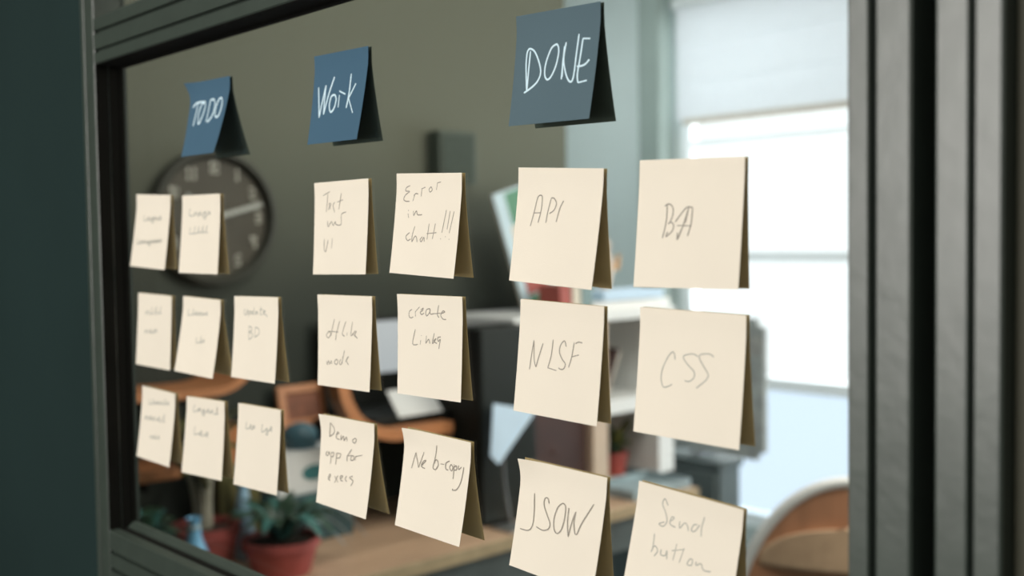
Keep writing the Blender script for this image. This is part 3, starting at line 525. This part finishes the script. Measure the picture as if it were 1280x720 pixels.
# ================================================================== THE STICKY NOTES
NOTES = {
 'todo': ((-0.9964,1.6542,-0.917,1.6525,-0.9192,1.5819,-0.9832,1.5824,0.0173),
  [[[0.106,0.334],[0.203,0.281],[0.431,0.283]],[[0.233,0.284],[0.212,0.44],[0.191,0.598]],[[0.334,0.317],[0.289,0.446],[0.329,0.576],[0.396,0.503],[0.444,0.362],[0.411,0.293],[0.334,0.317]],[[0.559,0.277],[0.553,0.431],[0.548,0.568]],[[0.559,0.277],[0.65,0.273],[0.705,0.361],[0.685,0.489],[0.586,0.571]],[[0.788,0.274],[0.739,0.387],[0.778,0.509],[0.859,0.503],[0.89,0.389],[0.859,0.28],[0.788,0.274]]]),
 'work': ((-0.7745,1.6513,-0.6983,1.6495,-0.7007,1.5778,-0.7706,1.5786,0.0109),
  [[[0.104,0.359],[0.138,0.528],[0.178,0.707]],[[0.178,0.707],[0.204,0.554],[0.251,0.348]],[[0.251,0.348],[0.249,0.508],[0.261,0.678]],[[0.261,0.678],[0.32,0.464],[0.404,0.269]],[[0.443,0.47],[0.377,0.489],[0.359,0.587],[0.399,0.66],[0.458,0.625],[0.481,0.528],[0.443,0.47]],[[0.536,0.484],[0.538,0.621]],[[0.526,0.439],[0.648,0.484]],[[0.717,0.267],[0.718,0.481],[0.7,0.64]],[[0.826,0.384],[0.721,0.535]],[[0.721,0.535],[0.839,0.704]]]),
 'done': ((-0.5311,1.6455,-0.4559,1.6428,-0.4567,1.5715,-0.5285,1.573,0.0106),
  [[[0.194,0.334],[0.19,0.52],[0.192,0.691]],[[0.188,0.69],[0.155,0.486],[0.15,0.395],[0.157,0.335],[0.187,0.313],[0.247,0.345],[0.305,0.431],[0.346,0.535],[0.322,0.612],[0.253,0.666],[0.157,0.71]],[[0.515,0.307],[0.458,0.333],[0.414,0.422],[0.395,0.51],[0.405,0.58],[0.44,0.615],[0.484,0.587],[0.526,0.503],[0.546,0.397],[0.536,0.332],[0.508,0.304]],[[0.611,0.629],[0.61,0.482],[0.611,0.336]],[[0.624,0.327],[0.608,0.462],[0.618,0.61]],[[0.627,0.303],[0.614,0.434],[0.637,0.534],[0.684,0.626],[0.729,0.661],[0.754,0.613],[0.76,0.43],[0.77,0.249]],[[0.82,0.296],[0.809,0.454],[0.797,0.598],[0.816,0.676]],[[0.816,0.676],[0.917,0.665]],[[0.817,0.293],[0.903,0.304]],[[0.781,0.533],[0.864,0.527],[0.919,0.485]]]),
 'a': ((-1.1229,1.5525,-1.0447,1.5486,-1.0517,1.4734,-1.1341,1.4767,0.0054),
  [[[0.276,0.279],[0.266,0.354],[0.342,0.352],[0.377,0.34],[0.43,0.322],[0.404,0.302],[0.374,0.335],[0.46,0.353],[0.539,0.308],[0.485,0.324],[0.556,0.335],[0.553,0.38],[0.506,0.367],[0.586,0.3],[0.599,0.338],[0.638,0.301],[0.66,0.339],[0.702,0.326],[0.769,0.307],[0.736,0.291],[0.709,0.32],[0.775,0.338]],[[0.124,0.611],[0.135,0.682],[0.195,0.678],[0.214,0.661],[0.254,0.647],[0.236,0.632],[0.213,0.666],[0.268,0.675],[0.285,0.655],[0.338,0.646],[0.322,0.626],[0.298,0.655],[0.355,0.665],[0.376,0.669],[0.388,0.634],[0.405,0.663],[0.418,0.629],[0.445,0.665],[0.513,0.628],[0.467,0.638],[0.514,0.642],[0.516,0.693],[0.476,0.674],[0.603,0.619],[0.56,0.631],[0.569,0.652],[0.6,0.623],[0.612,0.648],[0.63,0.649],[0.639,0.612],[0.66,0.645],[0.682,0.611],[0.695,0.647],[0.713,0.605],[0.718,0.642],[0.743,0.601],[0.767,0.641],[0.799,0.602],[0.797,0.635],[0.821,0.595],[0.846,0.637]]]),
 'b': ((-1.0184,1.5471,-0.9412,1.546,-0.9415,1.4705,-1.0216,1.4709,0.0045),
  [[[0.228,0.167],[0.204,0.257],[0.303,0.263],[0.329,0.264],[0.352,0.217],[0.353,0.258],[0.398,0.222],[0.42,0.261],[0.447,0.265],[0.464,0.216],[0.477,0.264],[0.516,0.216],[0.529,0.262],[0.646,0.222],[0.58,0.229],[0.645,0.24],[0.64,0.307],[0.571,0.283],[0.685,0.259],[0.704,0.215],[0.727,0.257],[0.74,0.218],[0.762,0.26]],[[0.253,0.414],[0.235,0.493],[0.309,0.491],[0.351,0.484],[0.379,0.398],[0.353,0.492],[0.407,0.487],[0.452,0.476],[0.473,0.402],[0.471,0.486],[0.505,0.476],[0.547,0.473],[0.59,0.394],[0.569,0.486],[0.606,0.472],[0.653,0.471],[0.69,0.391],[0.667,0.479],[0.71,0.476]]]),
 'c': ((-1.1273,1.4481,-1.0485,1.4469,-1.0528,1.3711,-1.1342,1.3715,0.002),
  [[[0.323,0.243],[0.249,0.255],[0.258,0.288],[0.32,0.237],[0.342,0.278],[0.403,0.259],[0.432,0.176],[0.404,0.268],[0.475,0.261],[0.511,0.252],[0.572,0.162],[0.545,0.265],[0.598,0.251],[0.653,0.243],[0.699,0.155],[0.665,0.254],[0.719,0.238]],[[0.316,0.504],[0.241,0.519],[0.255,0.547],[0.309,0.505],[0.34,0.542],[0.354,0.528],[0.445,0.507],[0.404,0.488],[0.382,0.521],[0.454,0.531],[0.59,0.483],[0.513,0.491],[0.521,0.528],[0.58,0.48],[0.614,0.521]]]),
 'd': ((-1.0228,1.4476,-0.9459,1.4461,-0.9471,1.3722,-1.0265,1.3735,0.0097),
  [[[0.175,0.168],[0.156,0.243],[0.237,0.236],[0.276,0.231],[0.3,0.153],[0.292,0.233],[0.327,0.224],[0.34,0.219],[0.401,0.207],[0.383,0.186],[0.353,0.222],[0.41,0.229],[0.496,0.195],[0.445,0.202],[0.466,0.227],[0.497,0.188],[0.516,0.224],[0.542,0.226],[0.542,0.187],[0.558,0.221],[0.586,0.191],[0.603,0.218],[0.616,0.205],[0.668,0.19],[0.656,0.176],[0.637,0.207],[0.682,0.216]],[[0.466,0.515],[0.462,0.585],[0.535,0.579],[0.567,0.572],[0.577,0.496],[0.582,0.579],[0.612,0.567],[0.618,0.574],[0.627,0.536],[0.644,0.567],[0.66,0.533],[0.676,0.57]]]),
 'e': ((-0.9188,1.4506,-0.8412,1.4518,-0.8403,1.3766,-0.9181,1.3761,0.0057),
  [[[0.251,0.152],[0.24,0.209],[0.287,0.22],[0.316,0.16],[0.323,0.216]],[[0.348,0.178],[0.34,0.249]],[[0.348,0.183],[0.397,0.18],[0.386,0.208],[0.345,0.211]],[[0.469,0.133],[0.458,0.213]],[[0.462,0.18],[0.421,0.185],[0.428,0.213],[0.463,0.206]],[[0.528,0.178],[0.493,0.19],[0.507,0.214],[0.537,0.182],[0.557,0.214]],[[0.626,0.12],[0.609,0.204],[0.645,0.212]],[[0.589,0.153],[0.668,0.154]],[[0.678,0.188],[0.721,0.173],[0.685,0.165],[0.675,0.202],[0.732,0.209],[0.768,0.236]],[[0.361,0.361],[0.366,0.521]],[[0.357,0.361],[0.422,0.373],[0.425,0.41],[0.367,0.431],[0.44,0.447],[0.439,0.489],[0.366,0.521]],[[0.505,0.37],[0.497,0.486]],[[0.5,0.37],[0.577,0.381],[0.595,0.44],[0.498,0.488]]]),
 'f': ((-1.1243,1.3489,-1.0467,1.3477,-1.0519,1.2725,-1.1294,1.2734,0.0063),
  [[[0.24,0.162],[0.226,0.236],[0.294,0.22],[0.325,0.216],[0.365,0.141],[0.341,0.225],[0.378,0.209],[0.47,0.177],[0.416,0.185],[0.429,0.215],[0.466,0.179],[0.47,0.206],[0.492,0.195],[0.546,0.174],[0.524,0.161],[0.495,0.197],[0.554,0.199],[0.58,0.186],[0.632,0.167],[0.615,0.151],[0.598,0.187],[0.645,0.19],[0.689,0.177],[0.722,0.108],[0.713,0.188],[0.747,0.17],[0.77,0.169],[0.812,0.152],[0.802,0.133],[0.766,0.169],[0.828,0.174]],[[0.225,0.407],[0.139,0.43],[0.152,0.457],[0.213,0.413],[0.232,0.455],[0.268,0.438],[0.345,0.406],[0.31,0.397],[0.27,0.432],[0.353,0.441],[0.397,0.399],[0.404,0.446],[0.452,0.391],[0.481,0.435],[0.521,0.418],[0.6,0.393],[0.568,0.379],[0.533,0.418],[0.611,0.428],[0.674,0.412],[0.715,0.315],[0.708,0.419],[0.753,0.409]],[[0.428,0.657],[0.359,0.671],[0.369,0.694],[0.42,0.659],[0.433,0.689],[0.458,0.678],[0.509,0.651],[0.5,0.634],[0.465,0.676],[0.542,0.677],[0.562,0.662],[0.623,0.646],[0.596,0.632],[0.583,0.665],[0.636,0.672]]]),
 'g': ((-1.021,1.3477,-0.9434,1.3499,-0.9435,1.275,-1.0269,1.2711,0.005),
  [[[0.235,0.091],[0.189,0.184],[0.286,0.173],[0.389,0.137],[0.313,0.15],[0.336,0.178],[0.381,0.136],[0.411,0.18],[0.493,0.139],[0.438,0.155],[0.494,0.163],[0.489,0.217],[0.429,0.201],[0.539,0.165],[0.602,0.144],[0.589,0.127],[0.55,0.163],[0.62,0.172],[0.66,0.138],[0.649,0.181],[0.705,0.128],[0.72,0.175],[0.793,0.169],[0.828,0.08],[0.798,0.174],[0.847,0.162]],[[0.267,0.372],[0.25,0.477],[0.341,0.465],[0.382,0.464],[0.462,0.446],[0.427,0.421],[0.384,0.472],[0.491,0.478],[0.518,0.469],[0.617,0.443],[0.57,0.424],[0.543,0.468],[0.616,0.485]]]),
 'h': ((-0.9165,1.3514,-0.8411,1.3527,-0.8439,1.2775,-0.9215,1.2753,0.0044),
  [[[0.219,0.206],[0.211,0.294],[0.28,0.282],[0.302,0.274],[0.339,0.257],[0.313,0.237],[0.306,0.276],[0.354,0.291],[0.375,0.24],[0.377,0.287],[0.408,0.239],[0.421,0.28]],[[0.593,0.204],[0.584,0.294],[0.644,0.282],[0.715,0.243],[0.666,0.264],[0.726,0.266],[0.721,0.319],[0.676,0.308],[0.757,0.261],[0.815,0.236],[0.785,0.217],[0.771,0.259],[0.822,0.266]]]),
 'i': ((-0.7788,1.5481,-0.7019,1.5482,-0.7019,1.4739,-0.7767,1.4728,0.0045),
  [[[0.169,0.143],[0.3,0.106]],[[0.262,0.129],[0.233,0.326]],[[0.269,0.303],[0.32,0.245],[0.288,0.238],[0.311,0.295]],[[0.393,0.224],[0.363,0.259],[0.393,0.332]],[[0.514,0.134],[0.469,0.304]],[[0.435,0.226],[0.543,0.204]],[[0.262,0.423],[0.275,0.484],[0.337,0.432],[0.371,0.474],[0.411,0.434],[0.423,0.464],[0.518,0.466],[0.523,0.36],[0.609,0.337]],[[0.205,0.615],[0.211,0.724],[0.245,0.748],[0.282,0.628]],[[0.362,0.612],[0.351,0.719]]]),
 'j': ((-0.6651,1.55,-0.5892,1.5465,-0.591,1.4725,-0.6661,1.4757,0.0077),
  [[[0.22,0.122],[0.161,0.143],[0.153,0.175],[0.213,0.18],[0.149,0.217],[0.128,0.259],[0.165,0.278],[0.224,0.277]],[[0.275,0.277],[0.301,0.211]],[[0.285,0.221],[0.316,0.2],[0.353,0.205]],[[0.402,0.228],[0.408,0.148]],[[0.403,0.153],[0.461,0.137]],[[0.55,0.132],[0.518,0.158],[0.536,0.184],[0.566,0.163],[0.55,0.132]],[[0.63,0.163],[0.647,0.091]],[[0.642,0.096],[0.699,0.086]],[[0.214,0.4],[0.228,0.442]],[[0.214,0.364],[0.219,0.374]],[[0.295,0.373],[0.306,0.42]],[[0.306,0.42],[0.345,0.372],[0.366,0.408],[0.437,0.407]],[[0.265,0.588],[0.211,0.626],[0.243,0.667],[0.291,0.65]],[[0.34,0.523],[0.311,0.613],[0.313,0.68]],[[0.313,0.68],[0.354,0.622],[0.38,0.631],[0.396,0.677]],[[0.47,0.623],[0.441,0.65],[0.461,0.67],[0.496,0.627],[0.507,0.668]],[[0.558,0.492],[0.547,0.646]],[[0.654,0.489],[0.627,0.638]],[[0.531,0.59],[0.682,0.575]],[[0.802,0.354],[0.761,0.573]],[[0.858,0.363],[0.835,0.54]],[[0.916,0.367],[0.871,0.574]],[[0.75,0.629],[0.756,0.637]],[[0.818,0.606],[0.824,0.613]],[[0.874,0.628],[0.879,0.636]]]),
 'k': ((-0.7778,1.456,-0.7003,1.4566,-0.7001,1.3822,-0.7736,1.3814,0.0043),
  [[[0.207,0.403],[0.164,0.444],[0.208,0.471],[0.251,0.421],[0.207,0.403]],[[0.318,0.263],[0.276,0.371],[0.251,0.45]],[[0.419,0.279],[0.362,0.406],[0.343,0.494]],[[0.207,0.398],[0.395,0.4]],[[0.535,0.279],[0.471,0.411],[0.514,0.438]],[[0.563,0.397],[0.555,0.431]],[[0.658,0.279],[0.63,0.427],[0.71,0.372]],[[0.653,0.403],[0.745,0.45]],[[0.734,0.375],[0.703,0.415],[0.753,0.45]],[[0.178,0.726],[0.188,0.764],[0.213,0.719],[0.231,0.756],[0.265,0.72],[0.275,0.754]],[[0.36,0.695],[0.327,0.731],[0.371,0.752],[0.395,0.712],[0.36,0.695]],[[0.454,0.69],[0.422,0.73],[0.465,0.737],[0.518,0.59]],[[0.487,0.659],[0.477,0.736]],[[0.54,0.713],[0.596,0.652],[0.556,0.693],[0.6,0.743]]]),
 'l': ((-0.6675,1.4594,-0.591,1.4595,-0.5897,1.3852,-0.6639,1.3847,0.0041),
  [[[0.235,0.147],[0.194,0.169],[0.187,0.215],[0.214,0.232],[0.254,0.221]],[[0.287,0.166],[0.29,0.215]],[[0.287,0.17],[0.356,0.118]],[[0.374,0.15],[0.414,0.128],[0.4,0.153],[0.366,0.171],[0.386,0.192],[0.425,0.177]],[[0.511,0.129],[0.465,0.143],[0.451,0.18],[0.47,0.202],[0.515,0.161],[0.517,0.128],[0.522,0.181],[0.579,0.175]],[[0.653,0.091],[0.63,0.181],[0.656,0.211]],[[0.579,0.177],[0.68,0.167]],[[0.687,0.171],[0.743,0.153],[0.712,0.146],[0.681,0.187],[0.712,0.222],[0.762,0.226]],[[0.287,0.343],[0.245,0.486],[0.328,0.49]],[[0.374,0.446],[0.365,0.488]],[[0.383,0.395],[0.386,0.403]],[[0.465,0.396],[0.453,0.474]],[[0.453,0.474],[0.498,0.431],[0.518,0.472]],[[0.585,0.366],[0.557,0.468],[0.614,0.417],[0.576,0.443],[0.627,0.464]],[[0.683,0.397],[0.639,0.407],[0.646,0.443],[0.677,0.421],[0.666,0.47],[0.656,0.515]]]),
 'm': ((-0.7776,1.3564,-0.7011,1.3565,-0.7008,1.2831,-0.7716,1.2847,0.01),
  [[[0.194,0.08],[0.175,0.24]],[[0.175,0.24],[0.258,0.192],[0.259,0.13],[0.194,0.08]],[[0.302,0.199],[0.354,0.18],[0.321,0.172],[0.306,0.236],[0.371,0.246]],[[0.398,0.193],[0.397,0.248],[0.441,0.2],[0.457,0.247],[0.499,0.204],[0.516,0.247]],[[0.66,0.196],[0.612,0.226],[0.656,0.25],[0.687,0.21],[0.66,0.196]],[[0.148,0.406],[0.125,0.447],[0.164,0.453],[0.181,0.408],[0.196,0.443]],[[0.226,0.407],[0.227,0.537]],[[0.226,0.414],[0.28,0.406],[0.264,0.451],[0.225,0.457]],[[0.334,0.398],[0.329,0.528]],[[0.335,0.404],[0.41,0.4],[0.395,0.445],[0.335,0.453]],[[0.613,0.322],[0.541,0.411],[0.544,0.465]],[[0.529,0.407],[0.622,0.387]],[[0.622,0.387],[0.608,0.438],[0.66,0.43],[0.665,0.393],[0.622,0.387]],[[0.695,0.383],[0.691,0.431]],[[0.695,0.389],[0.815,0.357]],[[0.212,0.706],[0.25,0.663],[0.226,0.654],[0.207,0.706],[0.248,0.718]],[[0.327,0.656],[0.403,0.711]],[[0.391,0.64],[0.339,0.727]],[[0.45,0.667],[0.488,0.631],[0.445,0.637],[0.448,0.679],[0.497,0.683]],[[0.562,0.619],[0.535,0.653],[0.572,0.677]],[[0.676,0.601],[0.617,0.628],[0.686,0.653],[0.654,0.711]]]),
 'n': ((-0.6612,1.3587,-0.5844,1.3569,-0.5867,1.2841,-0.6622,1.2858,0.0104),
  [[[0.147,0.396],[0.192,0.23]],[[0.192,0.23],[0.255,0.372]],[[0.255,0.372],[0.318,0.205]],[[0.302,0.341],[0.359,0.284],[0.318,0.3],[0.297,0.351],[0.358,0.364]],[[0.505,0.108],[0.491,0.243],[0.474,0.33],[0.515,0.346],[0.549,0.289],[0.514,0.248],[0.484,0.291]],[[0.583,0.279],[0.632,0.275]],[[0.709,0.229],[0.658,0.261],[0.667,0.315],[0.703,0.318]],[[0.735,0.257],[0.719,0.292],[0.752,0.319],[0.766,0.28],[0.735,0.257]],[[0.782,0.249],[0.785,0.391]],[[0.786,0.276],[0.811,0.258],[0.823,0.293],[0.791,0.303]],[[0.844,0.248],[0.85,0.288],[0.887,0.259]],[[0.92,0.253],[0.902,0.393],[0.856,0.479],[0.797,0.497],[0.801,0.483]]]),
 'api': ((-0.5309,1.5468,-0.4548,1.5419,-0.459,1.4679,-0.5334,1.4724,0.0077),
  [[[0.197,0.51],[0.228,0.391],[0.257,0.262],[0.296,0.239],[0.315,0.267],[0.312,0.371],[0.288,0.477]],[[0.233,0.394],[0.306,0.39]],[[0.383,0.475],[0.397,0.368],[0.422,0.264]],[[0.419,0.261],[0.455,0.26],[0.488,0.302],[0.468,0.36],[0.415,0.393]],[[0.572,0.278],[0.534,0.346],[0.506,0.462]]]),
 'ba': ((-0.426,1.545,-0.3515,1.5425,-0.3538,1.4705,-0.4287,1.4703,0.0036),
  [[[0.297,0.345],[0.295,0.484],[0.266,0.615]],[[0.273,0.364],[0.317,0.348],[0.353,0.376],[0.357,0.43],[0.334,0.487],[0.316,0.502]],[[0.316,0.502],[0.342,0.489],[0.37,0.515],[0.354,0.563],[0.3,0.601],[0.316,0.563]],[[0.383,0.488],[0.443,0.419],[0.492,0.374],[0.544,0.378]],[[0.507,0.377],[0.482,0.455],[0.445,0.557],[0.412,0.625],[0.412,0.569]],[[0.51,0.371],[0.482,0.497]],[[0.544,0.378],[0.537,0.497],[0.509,0.598]],[[0.404,0.516],[0.539,0.518]],[[0.408,0.617],[0.425,0.593],[0.451,0.539]]]),
 'nlsf': ((-0.5307,1.4599,-0.4557,1.4575,-0.4584,1.3837,-0.5338,1.3856,0.0051),
  [[[0.163,0.613],[0.175,0.489],[0.194,0.353]],[[0.194,0.353],[0.212,0.519],[0.241,0.585]],[[0.241,0.585],[0.268,0.493],[0.309,0.37]],[[0.429,0.327],[0.418,0.465],[0.387,0.576]],[[0.387,0.576],[0.492,0.589]],[[0.589,0.374],[0.565,0.326],[0.522,0.367],[0.514,0.428],[0.552,0.485],[0.592,0.521],[0.578,0.563],[0.542,0.573],[0.515,0.563]],[[0.679,0.329],[0.663,0.447],[0.633,0.547]],[[0.695,0.338],[0.728,0.322],[0.773,0.324]],[[0.657,0.455],[0.743,0.429]]]),
 'css': ((-0.4267,1.4583,-0.3512,1.4565,-0.3522,1.3833,-0.4279,1.3845,0.0059),
  [[[0.367,0.391],[0.357,0.346],[0.334,0.334],[0.294,0.38],[0.252,0.468],[0.242,0.546],[0.263,0.607],[0.294,0.612],[0.353,0.583]],[[0.581,0.346],[0.534,0.33],[0.459,0.347],[0.448,0.372],[0.49,0.417],[0.552,0.465],[0.555,0.509],[0.516,0.543],[0.469,0.543]],[[0.728,0.336],[0.682,0.317],[0.609,0.327],[0.594,0.355],[0.639,0.416],[0.684,0.472],[0.671,0.514],[0.617,0.561],[0.582,0.589]]]),
 'json': ((-0.5318,1.3534,-0.4549,1.3516,-0.4605,1.2782,-0.5363,1.2817,0.0089),
  [[[0.189,0.295],[0.215,0.491],[0.211,0.592],[0.167,0.639],[0.07,0.645]],[[0.377,0.349],[0.355,0.306],[0.321,0.318],[0.321,0.377],[0.367,0.448],[0.416,0.518],[0.408,0.569],[0.346,0.597],[0.263,0.584]],[[0.536,0.312],[0.485,0.36],[0.457,0.464],[0.474,0.558],[0.519,0.585],[0.562,0.529],[0.578,0.42],[0.569,0.333],[0.536,0.312]],[[0.61,0.338],[0.615,0.464],[0.645,0.584]],[[0.645,0.584],[0.665,0.453],[0.694,0.355]],[[0.694,0.355],[0.687,0.448],[0.715,0.537],[0.739,0.54]],[[0.739,0.54],[0.777,0.436],[0.881,0.251]]]),
 'send': ((-0.4289,1.3538,-0.3535,1.3493,-0.3597,1.2781,-0.4386,1.277,0.009),
  [[[0.311,0.13],[0.276,0.084],[0.257,0.132],[0.296,0.191],[0.32,0.253],[0.293,0.298],[0.249,0.289],[0.298,0.263]],[[0.344,0.253],[0.384,0.215],[0.36,0.211],[0.352,0.265],[0.409,0.281]],[[0.44,0.226],[0.449,0.277],[0.487,0.229],[0.519,0.246],[0.531,0.281]],[[0.606,0.216],[0.573,0.224],[0.558,0.27],[0.592,0.267],[0.627,0.211]],[[0.662,0.14],[0.647,0.225],[0.654,0.296]],[[0.223,0.372],[0.227,0.477],[0.218,0.517]],[[0.218,0.517],[0.242,0.464],[0.279,0.494],[0.253,0.543]],[[0.311,0.477],[0.313,0.515],[0.355,0.515],[0.364,0.474],[0.375,0.539]],[[0.446,0.402],[0.435,0.534]],[[0.519,0.418],[0.494,0.539]],[[0.409,0.464],[0.524,0.427]],[[0.587,0.484],[0.567,0.531],[0.607,0.531],[0.611,0.492],[0.587,0.484]],[[0.645,0.493],[0.65,0.521],[0.691,0.501],[0.721,0.542],[0.786,0.538]]]),
}

LAB = {
 'done': 'dark slate-blue heading note reading DONE, largest of the three dark notes',
 'work': 'blue heading note reading Work in white, middle of the three dark notes',
 'todo': 'blue heading note reading TO DO in white, at upper left over the clock',
 'api': 'cream sticky note reading API, under the DONE heading',
 'ba': 'cream sticky note reading BA, top of the rightmost column',
 'nlsf': 'cream sticky note reading NLSF, directly below the API note',
 'css': 'cream sticky note reading CSS, directly below the BA note',
 'json': 'cream sticky note reading JSOW, bottom note below NLSF',
 'send': 'cream sticky note reading Send button, at the bottom of the rightmost column',
 'j': 'cream sticky note reading Error in chatt!!!, left of the API note',
 'l': 'cream sticky note reading create Links, below the Error in chatt note',
 'n': 'cream sticky note reading Ne b-copy, below the create Links note',
 'i': 'cream sticky note reading Test new UI, under the Work heading',
 'k': 'cream sticky note reading offline mode, below the Test new UI note',
 'm': 'cream sticky note reading Demo app for execs, below the offline mode note',
 'a': 'cream sticky note at the far left over the clock, topmost of the leftmost column',
 'b': 'cream sticky note over the middle of the clock, under the TO DO heading',
 'c': 'cream sticky note in the middle of the leftmost column beside the frame',
 'd': 'tilted cream sticky note just below the clock, second in its column',
 'e': 'cream sticky note reading Update BD, upper of the two below the clock\'s right edge',
 'f': 'cream sticky note at the bottom of the leftmost column above the teal leaves',
 'g': 'cream sticky note at the bottom, directly above the pale plant stems',
 'h': 'cream sticky note left of the white carton, bottom of the third column from the left'}
DARKINK = {'i', 'k', 'm', 'j', 'api', 'ba', 'nlsf', 'json', 'l', 'n'}
def prof(v):
    if v < .16: return 0.
    t = (v - .16) / .84; return t * (.75 + .25 * t)
def surf(S, u, v):
    ax, az, bx_, bz, cx, cz, dx, dz, d = S
    tx, tz = ax + (bx_ - ax) * u, az + (bz - az) * u; qx, qz = dx + (cx - dx) * u, dz + (cz - dz) * u
    return Vector((tx + (qx - tx) * v, -.0007 - d * prof(v), tz + (qz - tz) * v))
PEEL = {'todo': .006, 'json': .004, 'n': .003, 'm': .002, 'a': .001}
def full(S, u, v, peel=0):
    p = surf(S, u, v)
    if peel: p.y -= peel * max(0, 1 - u / .35) ** 2 * max(0, 1 - v / .3) ** 2
    return p
def ribbon(bm, S, pts, wd_, peel):
    n = len(pts); P = [full(S, u, v, peel) + Vector((0, -.00035, 0)) for u, v in pts]; L = []; Rr = []
    for i in range(n):
        t = P[min(i + 1, n - 1)] - P[max(i - 1, 0)]
        if t.length < 1e-9: t = Vector((1, 0, 0))
        t.normalize(); s = Vector((0, -1, 0)).cross(t); s = s.normalized() if s.length > 1e-6 else Vector((0, 0, 1)); k = wd_ / 2 * (.75 if i in (0, n - 1) else 1)
        L.append(bm.verts.new(P[i] + s * k)); Rr.append(bm.verts.new(P[i] - s * k))
    for i in range(n - 1): bm.faces.new((L[i], L[i + 1], Rr[i + 1], Rr[i]))
for key, (S, lines) in NOTES.items():
    dark = key in ('todo', 'work', 'done'); peel = PEEL.get(key, 0)
    top = full(S, .5, 0)
    t = thing('sticky_note', LAB[key], 'sticky note', top, group='dark heading notes' if dark else 'cream notes on the glass')
    bm = bmesh.new(); G = [[bm.verts.new(full(S, i / 8, j / 16, peel)) for i in range(9)] for j in range(17)]
    for A, B in zip(G, G[1:]):
        for i in range(8): bm.faces.new((A[i], A[i + 1], B[i + 1], B[i]))
    o = fin(bm, 'front_sheet', 'slate' if key == 'done' else ('navy' if dark else 'cream'), t, smooth=True)
    s = o.modifiers.new('t', 'SOLIDIFY'); s.thickness = .0002; s.offset = 1; o.modifiers.new('crisp', 'EDGE_SPLIT')
    # added sheet painting the note's reflection, its outline mirrored about the pane
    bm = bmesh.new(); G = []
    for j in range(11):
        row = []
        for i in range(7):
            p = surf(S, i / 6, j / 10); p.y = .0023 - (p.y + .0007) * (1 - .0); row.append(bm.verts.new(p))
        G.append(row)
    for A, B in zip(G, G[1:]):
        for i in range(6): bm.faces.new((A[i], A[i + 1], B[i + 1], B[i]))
    o = fin(bm, 'reflection_sheet', 'refl_navy' if dark else 'refl_cream', t, smooth=True, label='added sheet for the note reflection, showing past the right edge')
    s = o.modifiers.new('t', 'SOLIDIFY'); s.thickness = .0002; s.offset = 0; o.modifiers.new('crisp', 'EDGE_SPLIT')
    bm = bmesh.new()
    wd_ = {'done': .00125, 'work': .0016, 'todo': .0019}.get(key, .00078)
    if key in 'abcdefgh': wd_ = .0011
    for ln in lines:
        pts = [Vector((u, v, 0)) for u, v in ln]; pts = [(p.x, p.y) for p in (spline(pts, 5) if len(pts) > 2 else pts)]; ribbon(bm, S, pts, wd_, peel)
    me = bpy.data.meshes.new('handwriting'); bm.to_mesh(me); bm.free(); me.transform(root_inv(t))
    link('handwriting', me, 'white_ink' if dark else ('pencil' if key in DARKINK else 'pencil_light'), t, label='white marker handwriting' if dark else 'grey pencil handwriting')
